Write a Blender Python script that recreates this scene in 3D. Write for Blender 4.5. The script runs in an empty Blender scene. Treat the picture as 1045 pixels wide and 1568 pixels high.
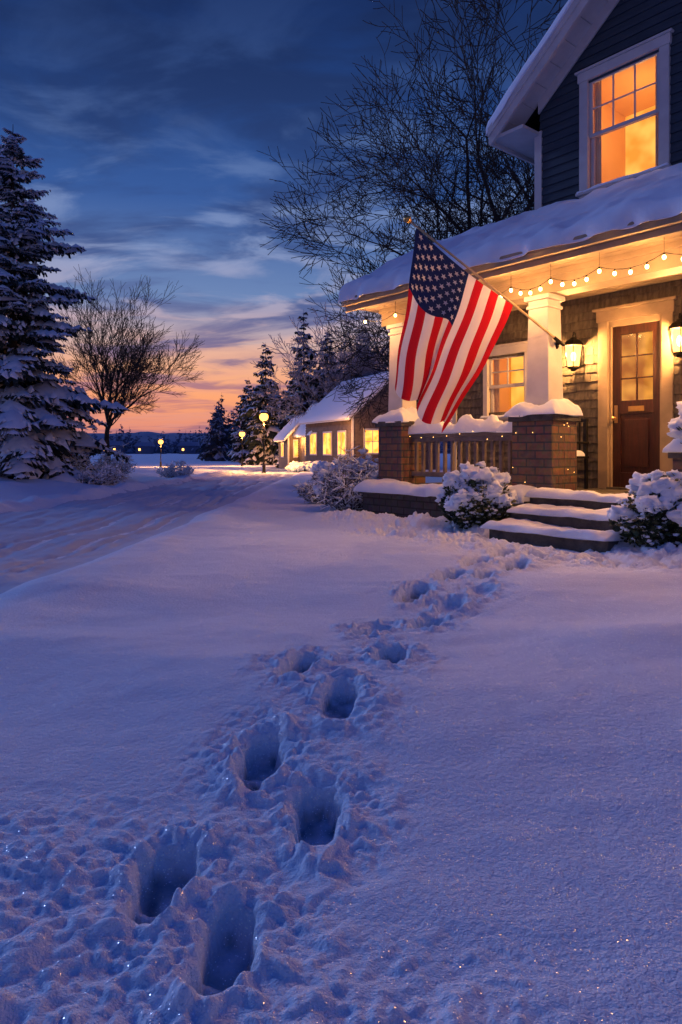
import bpy, bmesh, math, random
import numpy as np
from mathutils import Vector, Matrix, noise as mnoise
R = random.Random(7)
TB = np.random.RandomState(3).rand(256, 256)
def vn(x, y, s=0):
    x = np.asarray(x, float) + s*17.31; y = np.asarray(y, float) + s*9.77
    xi = np.floor(x).astype(int); yi = np.floor(y).astype(int)
    fx = x-xi; fy = y-yi
    fx = fx*fx*(3-2*fx); fy = fy*fy*(3-2*fy)
    a = TB[xi & 255, yi & 255]; b = TB[(xi+1) & 255, yi & 255]
    c = TB[xi & 255, (yi+1) & 255]; d = TB[(xi+1) & 255, (yi+1) & 255]
    return ((a*(1-fx)+b*fx)*(1-fy) + (c*(1-fx)+d*fx)*fy)*2-1
def rvn(x, y, s=0):
    # value noise on a rotated lattice, so lumps do not line up with the axes
    c, n = math.cos(.6+s), math.sin(.6+s)
    return vn(x*c-y*n, x*n+y*c, s)
def fbm(x, y, o=4, s=0):
    x = np.asarray(x, float); y = np.asarray(y, float)
    t = 0; a = 1.0; n = 0
    for i in range(o):
        t = t + a*rvn(x*2**i, y*2**i, s+i); n += a; a *= .5
    return t/n
def sst(a, b, x):
    t = np.clip((x-a)/(b-a), 0, 1); return t*t*(3-2*t)

# ------------------------------------------------------------ materials
def newmat(name):
    m = bpy.data.materials.new(name); m.use_nodes = True
    nt = m.node_tree; nt.nodes.clear()
    return m, nt, nt.nodes, nt.links
def pmat(name, c1, c2=None, scale=4., rough=.7, bump=0., bscale=40., metal=0., stretch=(1, 1, 1), spec=.4):
    m, nt, N, L = newmat(name)
    o = N.new('ShaderNodeOutputMaterial'); p = N.new('ShaderNodeBsdfPrincipled')
    L.new(p.outputs[0], o.inputs[0])
    p.inputs['Roughness'].default_value = rough; p.inputs['Metallic'].default_value = metal
    p.inputs['Specular IOR Level'].default_value = spec
    tc = N.new('ShaderNodeTexCoord'); mp = N.new('ShaderNodeMapping'); mp.inputs['Scale'].default_value = stretch
    L.new(tc.outputs['Object'], mp.inputs[0])
    if c2 is None: c2 = tuple(c*.75 for c in c1)
    nz = N.new('ShaderNodeTexNoise'); nz.inputs['Scale'].default_value = scale; nz.inputs['Detail'].default_value = 6
    L.new(mp.outputs[0], nz.inputs['Vector'])
    cr = N.new('ShaderNodeValToRGB'); cr.color_ramp.elements[0].position = .35; cr.color_ramp.elements[1].position = .65
    cr.color_ramp.elements[0].color = (*c2, 1); cr.color_ramp.elements[1].color = (*c1, 1)
    L.new(nz.outputs['Fac'], cr.inputs[0]); L.new(cr.outputs[0], p.inputs['Base Color'])
    if bump:
        n2 = N.new('ShaderNodeTexNoise'); n2.inputs['Scale'].default_value = bscale; n2.inputs['Detail'].default_value = 4
        L.new(mp.outputs[0], n2.inputs['Vector'])
        b = N.new('ShaderNodeBump'); b.inputs['Strength'].default_value = bump; b.inputs['Distance'].default_value = .02
        L.new(n2.outputs['Fac'], b.inputs['Height']); L.new(b.outputs[0], p.inputs['Normal'])
    return m
def emat(name, col, st, c2=None, scale=3.):
    m, nt, N, L = newmat(name)
    o = N.new('ShaderNodeOutputMaterial'); e = N.new('ShaderNodeEmission')
    e.inputs[0].default_value = (*col, 1); e.inputs[1].default_value = st
    if c2:
        tc = N.new('ShaderNodeTexCoord'); nz = N.new('ShaderNodeTexNoise'); nz.inputs['Scale'].default_value = scale
        cr = N.new('ShaderNodeValToRGB'); cr.color_ramp.elements[0].position = .4; cr.color_ramp.elements[1].position = .6
        cr.color_ramp.elements[0].color = (*c2, 1); cr.color_ramp.elements[1].color = (*col, 1)
        L.new(tc.outputs['Object'], nz.inputs['Vector']); L.new(nz.outputs['Fac'], cr.inputs[0]); L.new(cr.outputs[0], e.inputs[0])
    L.new(e.outputs[0], o.inputs[0]); return m
def glassmat(name, col, emi, tr):
    m, nt, N, L = newmat(name)
    o = N.new('ShaderNodeOutputMaterial'); t = N.new('ShaderNodeBsdfTransparent')
    if emi > 0:
        g = N.new('ShaderNodeEmission'); g.inputs[0].default_value = (*col, 1); g.inputs[1].default_value = emi
    else:
        g = N.new('ShaderNodeBsdfGlossy'); g.inputs['Roughness'].default_value = .05; g.inputs[0].default_value = (*col, 1)
    mx = N.new('ShaderNodeMixShader'); mx.inputs[0].default_value = 1-tr
    L.new(t.outputs[0], mx.inputs[1]); L.new(g.outputs[0], mx.inputs[2]); L.new(mx.outputs[0], o.inputs[0]); return m
def snowmat(name, base=(.70, .81, .97), b1=.35, sc1=60., b2=.4, sc2=260., sparkle=True):
    m, nt, N, L = newmat(name)
    o = N.new('ShaderNodeOutputMaterial'); p = N.new('ShaderNodeBsdfPrincipled')
    p.inputs['Base Color'].default_value = (*base, 1); p.inputs['Roughness'].default_value = .85
    p.inputs['Specular IOR Level'].default_value = .12
    tc = N.new('ShaderNodeTexCoord')
    n1 = N.new('ShaderNodeTexNoise'); n1.inputs['Scale'].default_value = sc1; n1.inputs['Detail'].default_value = 4
    n2 = N.new('ShaderNodeTexNoise'); n2.inputs['Scale'].default_value = sc2; n2.inputs['Detail'].default_value = 2
    for n in (n1, n2): L.new(tc.outputs['Object'], n.inputs['Vector'])
    ba = N.new('ShaderNodeBump'); ba.inputs['Strength'].default_value = b1; ba.inputs['Distance'].default_value = .01
    bb = N.new('ShaderNodeBump'); bb.inputs['Strength'].default_value = b2; bb.inputs['Distance'].default_value = .004
    L.new(n1.outputs['Fac'], ba.inputs['Height']); L.new(n2.outputs['Fac'], bb.inputs['Height'])
    L.new(ba.outputs[0], bb.inputs['Normal']); L.new(bb.outputs[0], p.inputs['Normal'])
    if not sparkle:
        L.new(p.outputs[0], o.inputs[0]); return m
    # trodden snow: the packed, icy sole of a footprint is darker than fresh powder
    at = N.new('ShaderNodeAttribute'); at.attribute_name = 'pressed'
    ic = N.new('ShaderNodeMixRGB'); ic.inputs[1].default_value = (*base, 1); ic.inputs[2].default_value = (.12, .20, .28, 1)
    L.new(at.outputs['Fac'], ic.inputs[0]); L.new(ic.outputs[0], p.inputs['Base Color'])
    v = N.new('ShaderNodeTexVoronoi'); v.inputs['Scale'].default_value = 190
    L.new(tc.outputs['Object'], v.inputs['Vector'])
    sub = N.new('ShaderNodeVectorMath'); sub.operation = 'SUBTRACT'; sub.inputs[1].default_value = (.5, .5, .5)
    L.new(v.outputs['Color'], sub.inputs[0])
    ge = N.new('ShaderNodeNewGeometry')
    ad = N.new('ShaderNodeVectorMath'); ad.operation = 'ADD'; L.new(sub.outputs[0], ad.inputs[0]); L.new(ge.outputs['Normal'], ad.inputs[1])
    nm = N.new('ShaderNodeVectorMath'); nm.operation = 'NORMALIZE'; L.new(ad.outputs[0], nm.inputs[0])
    sp = N.new('ShaderNodeSeparateColor'); L.new(v.outputs['Color'], sp.inputs[0])
    g1 = N.new('ShaderNodeMath'); g1.operation = 'GREATER_THAN'; g1.inputs[1].default_value = .80; L.new(sp.outputs[2], g1.inputs[0])
    l1 = N.new('ShaderNodeMath'); l1.operation = 'LESS_THAN'; l1.inputs[1].default_value = .28; L.new(v.outputs['Distance'], l1.inputs[0])
    mu = N.new('ShaderNodeMath'); mu.operation = 'MULTIPLY'; L.new(g1.outputs[0], mu.inputs[0]); L.new(l1.outputs[0], mu.inputs[1])
    m2 = N.new('ShaderNodeMath'); m2.operation = 'MULTIPLY'; m2.inputs[1].default_value = .6; L.new(mu.outputs[0], m2.inputs[0])
    gl = N.new('ShaderNodeBsdfGlossy'); gl.inputs['Roughness'].default_value = .28; L.new(nm.outputs[0], gl.inputs['Normal']); L.new(m2.outputs[0], gl.inputs['Color'])
    mx = N.new('ShaderNodeAddShader'); L.new(p.outputs[0], mx.inputs[0]); L.new(gl.outputs[0], mx.inputs[1])
    L.new(mx.outputs[0], o.inputs[0]); return m
def brickmat(name, c1, c2, mortar, sc):
    m, nt, N, L = newmat(name)
    o = N.new('ShaderNodeOutputMaterial'); p = N.new('ShaderNodeBsdfPrincipled'); L.new(p.outputs[0], o.inputs[0])
    p.inputs['Roughness'].default_value = .85
    tc = N.new('ShaderNodeTexCoord'); sx = N.new('ShaderNodeSeparateXYZ'); cx = N.new('ShaderNodeCombineXYZ'); ad = N.new('ShaderNodeMath')
    L.new(tc.outputs['Object'], sx.inputs[0]); L.new(sx.outputs[0], ad.inputs[0]); L.new(sx.outputs[1], ad.inputs[1])
    L.new(ad.outputs[0], cx.inputs[0]); L.new(sx.outputs[2], cx.inputs[1])
    b = N.new('ShaderNodeTexBrick'); b.inputs['Scale'].default_value = sc; b.inputs['Color1'].default_value = (*c1, 1)
    b.inputs['Color2'].default_value = (*c2, 1); b.inputs['Mortar'].default_value = (*mortar, 1); b.inputs['Mortar Size'].default_value = .02
    b.inputs['Brick Width'].default_value = .5; b.inputs['Row Height'].default_value = .2; b.inputs['Bias'].default_value = 0
    L.new(cx.outputs[0], b.inputs['Vector'])
    nz = N.new('ShaderNodeTexNoise'); nz.inputs['Scale'].default_value = 14; L.new(tc.outputs['Object'], nz.inputs['Vector'])
    mx = N.new('ShaderNodeMixRGB'); mx.blend_type = 'MULTIPLY'; mx.inputs[0].default_value = .7
    L.new(b.outputs['Color'], mx.inputs[1]); L.new(nz.outputs['Color'], mx.inputs[2]); L.new(mx.outputs[0], p.inputs['Base Color'])
    bp = N.new('ShaderNodeBump'); bp.inputs['Strength'].default_value = .9; bp.inputs['Distance'].default_value = .02
    inv = N.new('ShaderNodeMath'); inv.operation = 'SUBTRACT'; inv.inputs[0].default_value = 1; L.new(b.outputs['Fac'], inv.inputs[1])
    a2 = N.new('ShaderNodeMath'); L.new(inv.outputs[0], a2.inputs[0]); L.new(nz.outputs['Fac'], a2.inputs[1])
    L.new(a2.outputs[0], bp.inputs['Height']); L.new(bp.outputs[0], p.inputs['Normal'])
    return m
def clothmat(name, c):
    m, nt, N, L = newmat(name)
    o = N.new('ShaderNodeOutputMaterial'); d = N.new('ShaderNodeBsdfDiffuse'); t = N.new('ShaderNodeBsdfTranslucent')
    d.inputs[0].default_value = (*c, 1); t.inputs[0].default_value = (*c, 1)
    tc = N.new('ShaderNodeTexCoord'); w = N.new('ShaderNodeTexNoise'); w.inputs['Scale'].default_value = 9; w.inputs['Detail'].default_value = 5
    L.new(tc.outputs['Object'], w.inputs['Vector'])
    b = N.new('ShaderNodeBump'); b.inputs['Strength'].default_value = .5; b.inputs['Distance'].default_value = .03
    L.new(w.outputs['Fac'], b.inputs['Height']); L.new(b.outputs[0], d.inputs['Normal'])
    mx = N.new('ShaderNodeMixShader'); mx.inputs[0].default_value = .4
    L.new(d.outputs[0], mx.inputs[1]); L.new(t.outputs[0], mx.inputs[2]); L.new(mx.outputs[0], o.inputs[0]); return m

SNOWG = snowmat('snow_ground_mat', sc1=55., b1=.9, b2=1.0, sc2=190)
SNOW = snowmat('snow_mat', base=(.74, .83, .96), b1=.5, sc1=25, b2=.3, sc2=120, sparkle=False)
SNOWR = snowmat('packed_snow_mat', base=(.44, .55, .73), b1=1, sc1=9, b2=.7, sc2=45, sparkle=False)
SNOWT = pmat('tree_snow_mat', (.86, .90, .96), (.70, .77, .88), 3, .8)
NEEDLE = pmat('needle_mat', (.022, .04, .038), (.01, .02, .022), 2, .8)
BARK = pmat('bark_mat', (.05, .04, .035), (.02, .018, .016), 8, .9, .6, 30)
FROST = pmat('frosted_twig_mat', (.34, .37, .48), (.12, .13, .19), 2, .9)
DISTF = pmat('hazy_forest_mat', (.10, .15, .28), (.06, .10, .2), .05, 1)  # blue distance haze is painted into this colour
DISTS = pmat('hazy_forest_snow_mat', (.24, .30, .45), (.16, .22, .36), .08, 1)  # far snow, with the haze put into its bluish tone
HILLM = pmat('hazy_hill_mat', (.16, .22, .40), (.12, .18, .34), .02, 1)  # hill colour includes painted blue haze
SIDE = pmat('slate_siding_mat', (.04, .065, .09), (.028, .048, .068), 3, .65, .3, 60, stretch=(1, 1, 8))
SHING = pmat('shingle_mat', (.15, .135, .11), (.07, .065, .055), 7, .75, .5, 30, stretch=(3, 3, .6))
TRIM = pmat('white_trim_mat', (.58, .58, .58), (.50, .50, .51), 5, .5, .1, 60)
TRIMW = pmat('cream_trim_mat', (.36, .29, .20), (.28, .23, .16), 5, .6, .15, 40)
DOORM = pmat('dark_wood_mat', (.055, .016, .009), (.025, .009, .006), 6, .35, .3, 30, stretch=(8, 8, .8))
RAIL = pmat('rail_wood_mat', (.22, .185, .17), (.14, .12, .11), 6, .6, .2, 30)
STONE = pmat('step_stone_mat', (.10, .095, .09), (.05, .05, .05), 9, .8, .6, 30)
BRICK = brickmat('brick_mat', (.34, .18, .11), (.20, .14, .12), (.10, .10, .10), 2.0)
BRICKD = brickmat('foundation_block_mat', (.12, .12, .13), (.08, .08, .09), (.05, .05, .05), 2.0)
METAL = pmat('black_iron_mat', (.02, .02, .02), (.012, .012, .012), 10, .45, 0, 40, .6)
BRASS = pmat('brass_mat', (.6, .38, .12), (.5, .3, .1), 10, .3, 0, 40, .9)
POLE = pmat('pole_wood_mat', (.55, .42, .24), (.4, .3, .17), 10, .4)
GLASS = glassmat('window_glass', (.8, .85, 1), 0, .93)
LAMPG = glassmat('lantern_glass', (1, .45, .09), 6, .5)
BULB = emat('bulb_mat', (1, .52, .15), 30)
SBULB = emat('street_bulb_mat', (1, .36, .055), 7)
ROOMW = pmat('room_wall_mat', (.8, .5, .2), (.75, .45, .18), 2, .9)
GLOW = emat('room_glow', (1, .46, .07), 1.4, (.9, .27, .02), 2.2)
GLOWN = emat('lit_window_mat', (1, .50, .10), 2.2, (.95, .26, .03), 1.6)
SHADE = emat('lampshade_mat', (1, .8, .4), 3.0)
CURT = pmat('curtain_mat', (.8, .6, .35), (.7, .5, .3), 6, .9)
LEAF = pmat('evergreen_leaf_mat', (.05, .075, .03), (.025, .04, .02), 5, .6)
WING = pmat('neighbour_siding_mat', (.16, .12, .10), (.11, .085, .075), 3, .8)

# ------------------------------------------------------------ mesh builder
def icodata(sub):
    bm = bmesh.new(); bmesh.ops.create_icosphere(bm, subdivisions=sub, radius=1)
    v = [x.co.copy() for x in bm.verts]; f = [[q.index for q in x.verts] for x in bm.faces]; bm.free(); return v, f
ICO = {s: icodata(s) for s in (1, 2, 3, 4)}
class MB:
    def __init__(s): s.v = []; s.f = []; s.m = []
    def add(s, vs, fs, mi=0):
        o = len(s.v); s.v.extend([tuple(v) for v in vs]); s.f.extend([tuple(i+o for i in f) for f in fs]); s.m.extend([mi]*len(fs))
    def hexa(s, p, mi=0):
        s.add(p, [(0, 3, 2, 1), (4, 5, 6, 7), (0, 1, 5, 4), (1, 2, 6, 5), (2, 3, 7, 6), (3, 0, 4, 7)], mi)
    def box(s, x0, x1, y0, y1, z0, z1, mi=0):
        s.hexa([(x0, y0, z0), (x1, y0, z0), (x1, y1, z0), (x0, y1, z0), (x0, y0, z1), (x1, y0, z1), (x1, y1, z1), (x0, y1, z1)], mi)
    def tube(s, p0, p1, r0, r1, k=6, mi=0, caps=False):
        p0 = Vector(p0); p1 = Vector(p1); d = (p1-p0)
        if d.length < 1e-6: return
        d.normalize(); a = d.orthogonal().normalized(); b = d.cross(a)
        vs = []
        for p, r in ((p0, r0), (p1, r1)):
            for i in range(k):
                t = 2*math.pi*i/k; vs.append(p+(a*math.cos(t)+b*math.sin(t))*r)
        fs = [(i, (i+1) % k, k+(i+1) % k, k+i) for i in range(k)]
        if caps: fs += [tuple(range(k-1, -1, -1)), tuple(range(k, 2*k))]
        s.add(vs, fs, mi)
    def path(s, pts, r, k=6, mi=0):
        for i in range(len(pts)-1): s.tube(pts[i], pts[i+1], r, r, k, mi, True)
    def blob(s, c, r, sub=2, amp=.15, seed=0, mi=0, fq=2.):
        V, F = ICO[sub]; sd = Vector((seed*3.7, seed*1.3, seed*7.1))
        vs = []
        for v in V:
            n = 1+amp*mnoise.noise(v*fq+sd)+amp*.5*mnoise.noise(v*fq*2.3+sd)
            vs.append((c[0]+v.x*r[0]*n, c[1]+v.y*r[1]*n, c[2]+v.z*r[2]*n))
        s.add(vs, F, mi)
    def lathe(s, c, prof, k=12, mi=0):
        vs = []
        for (r, z) in prof:
            for i in range(k):
                t = 2*math.pi*i/k; vs.append((c[0]+r*math.cos(t), c[1]+r*math.sin(t), c[2]+z))
        fs = []
        for j in range(len(prof)-1):
            for i in range(k): fs.append((j*k+i, j*k+(i+1) % k, (j+1)*k+(i+1) % k, (j+1)*k+i))
        fs += [tuple(range(k-1, -1, -1)), tuple(range((len(prof)-1)*k, len(prof)*k))]
        s.add(vs, fs, mi)
    def obj(s, name, mats, parent=None, loc=(0, 0, 0), smooth=False, bevel=0):
        me = bpy.data.meshes.new(name); me.from_pydata(s.v, [], s.f)
        for m in mats: me.materials.append(m)
        me.polygons.foreach_set('material_index', s.m)
        if smooth: me.polygons.foreach_set('use_smooth', [True]*len(s.f))
        me.update()
        o = bpy.data.objects.new(name, me); bpy.context.scene.collection.objects.link(o); o.location = loc
        if parent: o.parent = parent
        if bevel:
            b = o.modifiers.new('bevel', 'BEVEL'); b.width = bevel; b.segments = 2; b.limit_method = 'ANGLE'
        return o
def empty(name, loc=(0, 0, 0), rz=0):
    o = bpy.data.objects.new(name, None); bpy.context.scene.collection.objects.link(o); o.location = loc; o.rotation_euler = (0, 0, rz); return o
def point(name, loc, e, col, rad, parent=None):
    l = bpy.data.lights.new(name, 'POINT'); l.energy = e; l.color = col; l.shadow_soft_size = rad
    o = bpy.data.objects.new(name, l); bpy.context.scene.collection.objects.link(o); o.location = loc
    if parent: o.parent = parent
    return o
def slab(mb, P, La, Lb, na, nb, T, re, amp, seed, mi=0, fq=1.5, wav=.02):
    top = []; bot = []
    for i in range(na+1):
        a = .5-.5*math.cos(math.pi*i/na)
        if na > 40: a = .5*a+.5*i/na
        for j in range(nb+1):
            b = .5-.5*math.cos(math.pi*j/nb)
            p = Vector(P(a, b)); e = min(a*La, (1-a)*La, b*Lb, (1-b)*Lb)
            f = math.sqrt(max(0, 1-(1-min(e/re, 1))**2))
            n = float(fbm(p.x*fq, p.y*fq+p.z, 3, seed)); n2 = float(vn(p.x*5, p.y*5, seed+5)); n3 = float(vn(p.x*5+40, p.y*5, seed+9))
            t = T*f*(1+amp*n+.12*n2)
            wx = wav*n2*(1-f); wy = wav*n3*(1-f)
            top.append((p.x+wx, p.y+wy, p.z+t)); bot.append((p.x+wx, p.y+wy, p.z-.001-.03*(1-f)*(.5+.5*n3)))
    n = nb+1; fs = []; o = len(top)
    for i in range(na):
        for j in range(nb):
            q = (i*n+j, (i+1)*n+j, (i+1)*n+j+1, i*n+j+1); fs.append(q); fs.append(tuple(o+x for x in reversed(q)))
    rim = [i*n for i in range(na+1)]+[na*n+j for j in range(1, n)]+[i*n+nb for i in range(na-1, -1, -1)]+[j for j in range(nb-1, 0, -1)]
    for k in range(len(rim)):
        a, b = rim[k], rim[(k+1) % len(rim)]; fs.append((a, o+a, o+b, b))
    mb.add(top+bot, fs, mi)

# ------------------------------------------------------------ ground
AX, AY = .605, 10.45
def to_local(x, y): return .64*(x-AX)-.768*(y-AY), .768*(x-AX)+.64*(y-AY)
def to_world(s, b): return AX+.64*s+.768*b, AY-.768*s+.64*b
# x, y, half length, half width, heading, depth
prints = [(-.240, 1.42, .130, .060, .03, .105), (-.430, 1.63, .140, .064, .12, .095), (-.069, 1.93, .150, .066, .0, .108), (-.268, 2.25, .160, .062, .10, .10),
          (-.004, 2.66, .165, .064, .12, .10), (-.172, 3.06, .175, .072, .3, .10), (.240, 3.26, .155, .072, .25, .10), (.18, 3.84, .20, .08, .45, .10), (.52, 4.02, .20, .08, .35, .095),
          (.52, 4.78, .24, .09, .4, .10), (.72, 4.46, .14, .08, .4, .05), (.86, 5.35, .24, .09, .5, .10), (1.14, 5.36, .22, .09, .4, .095), (.97, 4.72, .15, .08, .4, .045),
          (1.20, 6.05, .24, .09, .5, .095), (1.50, 5.88, .24, .10, .5, .09), (1.56, 6.5, .22, .10, .5, .085), (1.84, 6.35, .2, .10, .6, .08)]
LAST = {}
def H(x, y):
    x = np.asarray(x, float); y = np.asarray(y, float)
    h = -.6*sst(14, 75, y)
    near = 1-sst(30, 70, np.hypot(x, y))
    h = h+near*(.075*fbm(x*.42+y*.12, y*.75, 2, 1)+.016*fbm(x*1.3, y*2.6, 3, 4))
    # wind drifts on the lawn
    dw = .12*rvn(x*1.1, y*1.1, 70)
    h = h+sst(.7, 1.6, x)*sst(9, 6, x)*(.065*np.exp(-((y-3.35-.10*x+dw)/.30)**2)+.040*np.exp(-((y-2.25-.06*x-dw)/.20)**2)+.05*np.exp(-((y-4.7-.15*x+dw)/.42)**2))
    h = h+sst(-.6, -1.6, x)*(.05*np.exp(-((y-4.4+.25*x+dw)/.4)**2)+.04*np.exp(-((y-3.2+.2*x-dw)/.25)**2))
    # road bed and banks
    rw = x+4.1-.25*np.sin(y*.08)
    road = sst(1.95, 1.45, np.abs(rw))*sst(600, 100, y)
    h = h-.10*road
    bank = np.exp(-((np.abs(rw)-2.05)/.3)**2)
    h = h+bank*near*(.05+.07*fbm(x*2.2, y*2.2, 3, 8))*np.where(rw < 0, 1.9, .5)
    left = sst(-6.3, -8.5, x)*near
    h = h+left*(.24+.18*fbm(x*.8, y*.8, 4, 11))
    # disturbed snow in front of the house
    s, b = to_local(x, y)
    bm = np.exp(-((b+.80)/.40)**2)*sst(-.8, .2, s)*sst(8, 6, s)
    st = sst(2.7, 2.95, s)*sst(4.3, 3.95, s)
    b2 = np.exp(-((b+1.55)/.42)**2)*sst(.6, 1.8, s)*sst(6.8, 5, s)
    lump = .5*rvn(x*4.5, y*4.5, 20)+.6*np.abs(rvn(x*8, y*8, 21))+.5*np.abs(rvn(x*17, y*17, 22))+.2*rvn(x*35, y*35, 24)
    h = h+bm*(1-st)*(.09+.10*lump)+b2*(.0+.085*lump)
    h = np.where((b > -1.2) & (s > 2.85) & (s < 4.1), np.minimum(h, .02), h)
    # trail
    M = np.zeros_like(h); hole = np.zeros_like(h); rim = np.zeros_like(h)
    wx = x+.015*rvn(x*9, y*9, 30)+.010*rvn(x*24, y*24, 31)+.005*rvn(x*55, y*55, 36); wy = y+.015*rvn(x*9, y*9, 33)+.010*rvn(x*24, y*24, 34)+.005*rvn(x*55, y*55, 37)
    for (px, py, L_, W_, an, dp) in prints:
        c, sn = math.cos(an), math.sin(an)
        lx = (wx-px)*c-(wy-py)*sn; ly = (wx-px)*sn+(wy-py)*c
        wl_ = W_*(1+.14*np.clip(ly/L_, -1, 1))
        d = ((np.abs(lx)/wl_)**2.4+(np.abs(ly)/L_)**2.4)**(1/2.4)
        prof = .88*sst(1.10, .86, d)+.12*sst(1.4, .95, d)
        heel = 1-.32*np.exp(-((ly+.25*L_)/(.20*L_))**2)-.10*sst(-.2*L_, .8*L_, ly)
        hole = np.maximum(hole, dp*prof*heel)
        rim = np.maximum(rim, np.exp(-((d-1.42)/.26)**2))
        M = np.maximum(M, np.exp(-(((x-px)/.23)**2+((y-py)/.32)**2)**1.4))
    M = np.maximum(M, .85*sst(.15, -.45, x+.35*(y-1.6))*sst(2.3, 1.5, y)*sst(-2.5, -1.5, x))
    M = np.maximum(M, .65*sst(1.6, 1.25, y)*sst(.7, .1, x))
    l1 = rvn(x*6, y*6, 40); l2 = rvn(x*12, y*12, 41); l3 = rvn(x*27, y*27, 42); l4 = rvn(x*58, y*58, 43)
    cl = sst(.15, .50, rvn(x*18+3, y*18, 47)); cl2 = sst(.1, .5, rvn(x*34+3, y*34, 49))
    lump2 = .010*l1+.009*l2+.010*(np.abs(l3)-.3)+.0045*l4+.011*cl+.009*cl2-.007
    inh = np.clip(hole/.07, 0, 1)
    h = h+M*lump2*(1-.65*inh)+rim*(.003+.010*cl+.008*np.abs(l3)+.004*l2)*(1-inh)
    h = h+.003*near*l2*(1-M)
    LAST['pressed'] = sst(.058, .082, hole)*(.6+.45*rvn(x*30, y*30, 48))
    return h-hole
def grid_axis(lo, hi, d0, c0, c1, g1, g2, e):
    a = list(np.arange(c0, c1, d0)); st = d0; x = a[-1]
    r = []
    while x < hi:
        st = max(st, d0)*(g1 if abs(x-c1) < e else g2); x += st; r.append(x)
    st = d0; x = c0; l = []
    while x > lo:
        st = st*(g1 if abs(x-c0) < e else g2); x -= st; l.append(x)
    return np.array(l[::-1]+a+r)
xs = grid_axis(-700, 700, .0060, -.95, .75, 1.011, 1.06, 5)
ys = [-12, -8, -5, -3, -2, -1.2, -.6, -.1, .3, .6, .8, .95]
y = 1.02
while y < 900:
    ys.append(y)
    y += .0060 if y < 2.4 else (max(.0060, .0042*(y-1)) if y < 14 else .022*y)
ys = np.array(ys)
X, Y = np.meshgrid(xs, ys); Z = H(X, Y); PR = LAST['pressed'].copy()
print('nan', int(np.isnan(Z).sum()))
def gridmesh(name, X, Y, Z, mat, attr=None):
    ny, nx = X.shape
    co = np.stack([X, Y, Z], -1).reshape(-1, 3)
    i = np.arange(nx-1)[None, :]+np.arange(ny-1)[:, None]*nx
    f = np.stack([i, i+1, i+1+nx, i+nx], -1).reshape(-1, 4)
    me = bpy.data.meshes.new(name); me.vertices.add(len(co)); me.vertices.foreach_set('co', co.ravel())
    me.loops.add(f.size); me.loops.foreach_set('vertex_index', f.ravel().astype(np.int32))
    me.polygons.add(len(f)); me.polygons.foreach_set('loop_start', np.arange(0, f.size, 4, dtype=np.int32))
    me.polygons.foreach_set('use_smooth', np.ones(len(f), bool)); me.update(calc_edges=True); me.validate()
    if attr is not None:
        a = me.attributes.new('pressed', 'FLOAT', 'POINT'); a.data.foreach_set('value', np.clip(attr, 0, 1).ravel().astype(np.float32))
    me.materials.append(mat)
    o = bpy.data.objects.new(name, me); bpy.context.scene.collection.objects.link(o); return o
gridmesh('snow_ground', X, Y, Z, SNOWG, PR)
print('ground verts', X.size)
# road
rx = np.linspace(-1.75, 1.75, 110); ry = [-6.]
while ry[-1] < 160: ry.append(ry[-1]+max(.035, .008*abs(ry[-1])))
RX, RY = np.meshgrid(rx, np.array(ry)); RXX = RX-4.1+.25*np.sin(RY*.08)
rut = np.zeros_like(RX)
for c, wd_ in ((-1.25, .10), (-.95, .07), (-.45, .11), (.15, .07), (.45, .11), (1.0, .10), (1.2, .06)):
    cc = c+.16*vn(RY*.12, RY*0+c*9, 50); rut += np.exp(-((RX-cc)/wd_)**2)*(.7+.4*vn(RY*.5, RY*0+c, 51))
edge = sst(1.75, 1.35, np.abs(RX))
RZ = H(RXX, RY)+.035*edge-.012*(1-edge)-.06*rut*edge+(.016*fbm(RXX*4, RY*1.2, 3, 52)+.026*np.abs(rvn(RXX*9, RY*5, 55)))*edge
gridmesh('snow_covered_road', RXX, RY, RZ, SNOWR)
def gh(x, y): return float(H(np.array([x]), np.array([y]))[0])

# ------------------------------------------------------------ main house
house = empty('suburban_house', (AX, AY, 0), math.atan2(-.768, .64))
BW = 1.74
mb = MB(); mb.box(.0, 7, 0.02, BW+.05, .40, .474, 0); mb.box(.05, 6.9, .06, BW, -.1, .40, 1); mb.box(-.05, 2.9, -.33, .02, -.1, .36, 1)
mb.box(-.08, 2.9, -.36, .02, .36, .40, 0)
mb.box(2.93, 4.32, -1.12, -.68, -.1, .158, 0); mb.box(2.93, 4.32, -.74, -.33, -.1, .316, 0); mb.box(2.93, 4.32, -.37, .018, -.1, .470, 0)
mb.box(4.35, 7, -.33, .02, -.1, .36, 1)
mb.obj('porch_deck_and_steps', [STONE, BRICKD], house, bevel=.012)
mb = MB()
def ped(s0, s1, b0, b1, zt):
    mb.box(s0, s1, b0, b1, .40, zt-.08, 0); mb.box(s0-.035, s1+.035, b0-.035, b1+.035, zt-.08, zt, 1)
ped(-.03, .47, -.02, .50, 1.44); ped(2.43, 3.0, -.02, .53, 1.44); ped(4.42, 4.95, -.02, .5, 1.0); ped(6.4, 6.95, -.02, .5, 1.44)
mb.obj('brick_pedestals', [BRICK, STONE], house, bevel=.008)
mb = MB()
def col(s, b, z0, z1, w0, w1):
    for (za, zb, ra, rb) in ((z0, z0+.10, w0+.035, w0+.035), (z0+.10, z1-.16, w0, w1), (z1-.16, z1-.12, w1+.02, w1+.02), (z1-.12, z1-.06, w1, w1), (z1-.06, z1, w1+.04, w1+.04)):
        mb.hexa([(s-ra, b-ra, za), (s+ra, b-ra, za), (s+ra, b+ra, za), (s-ra, b+ra, za), (s-rb, b-rb, zb), (s+rb, b-rb, zb), (s+rb, b+rb, zb), (s-rb, b+rb, zb)])
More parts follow.
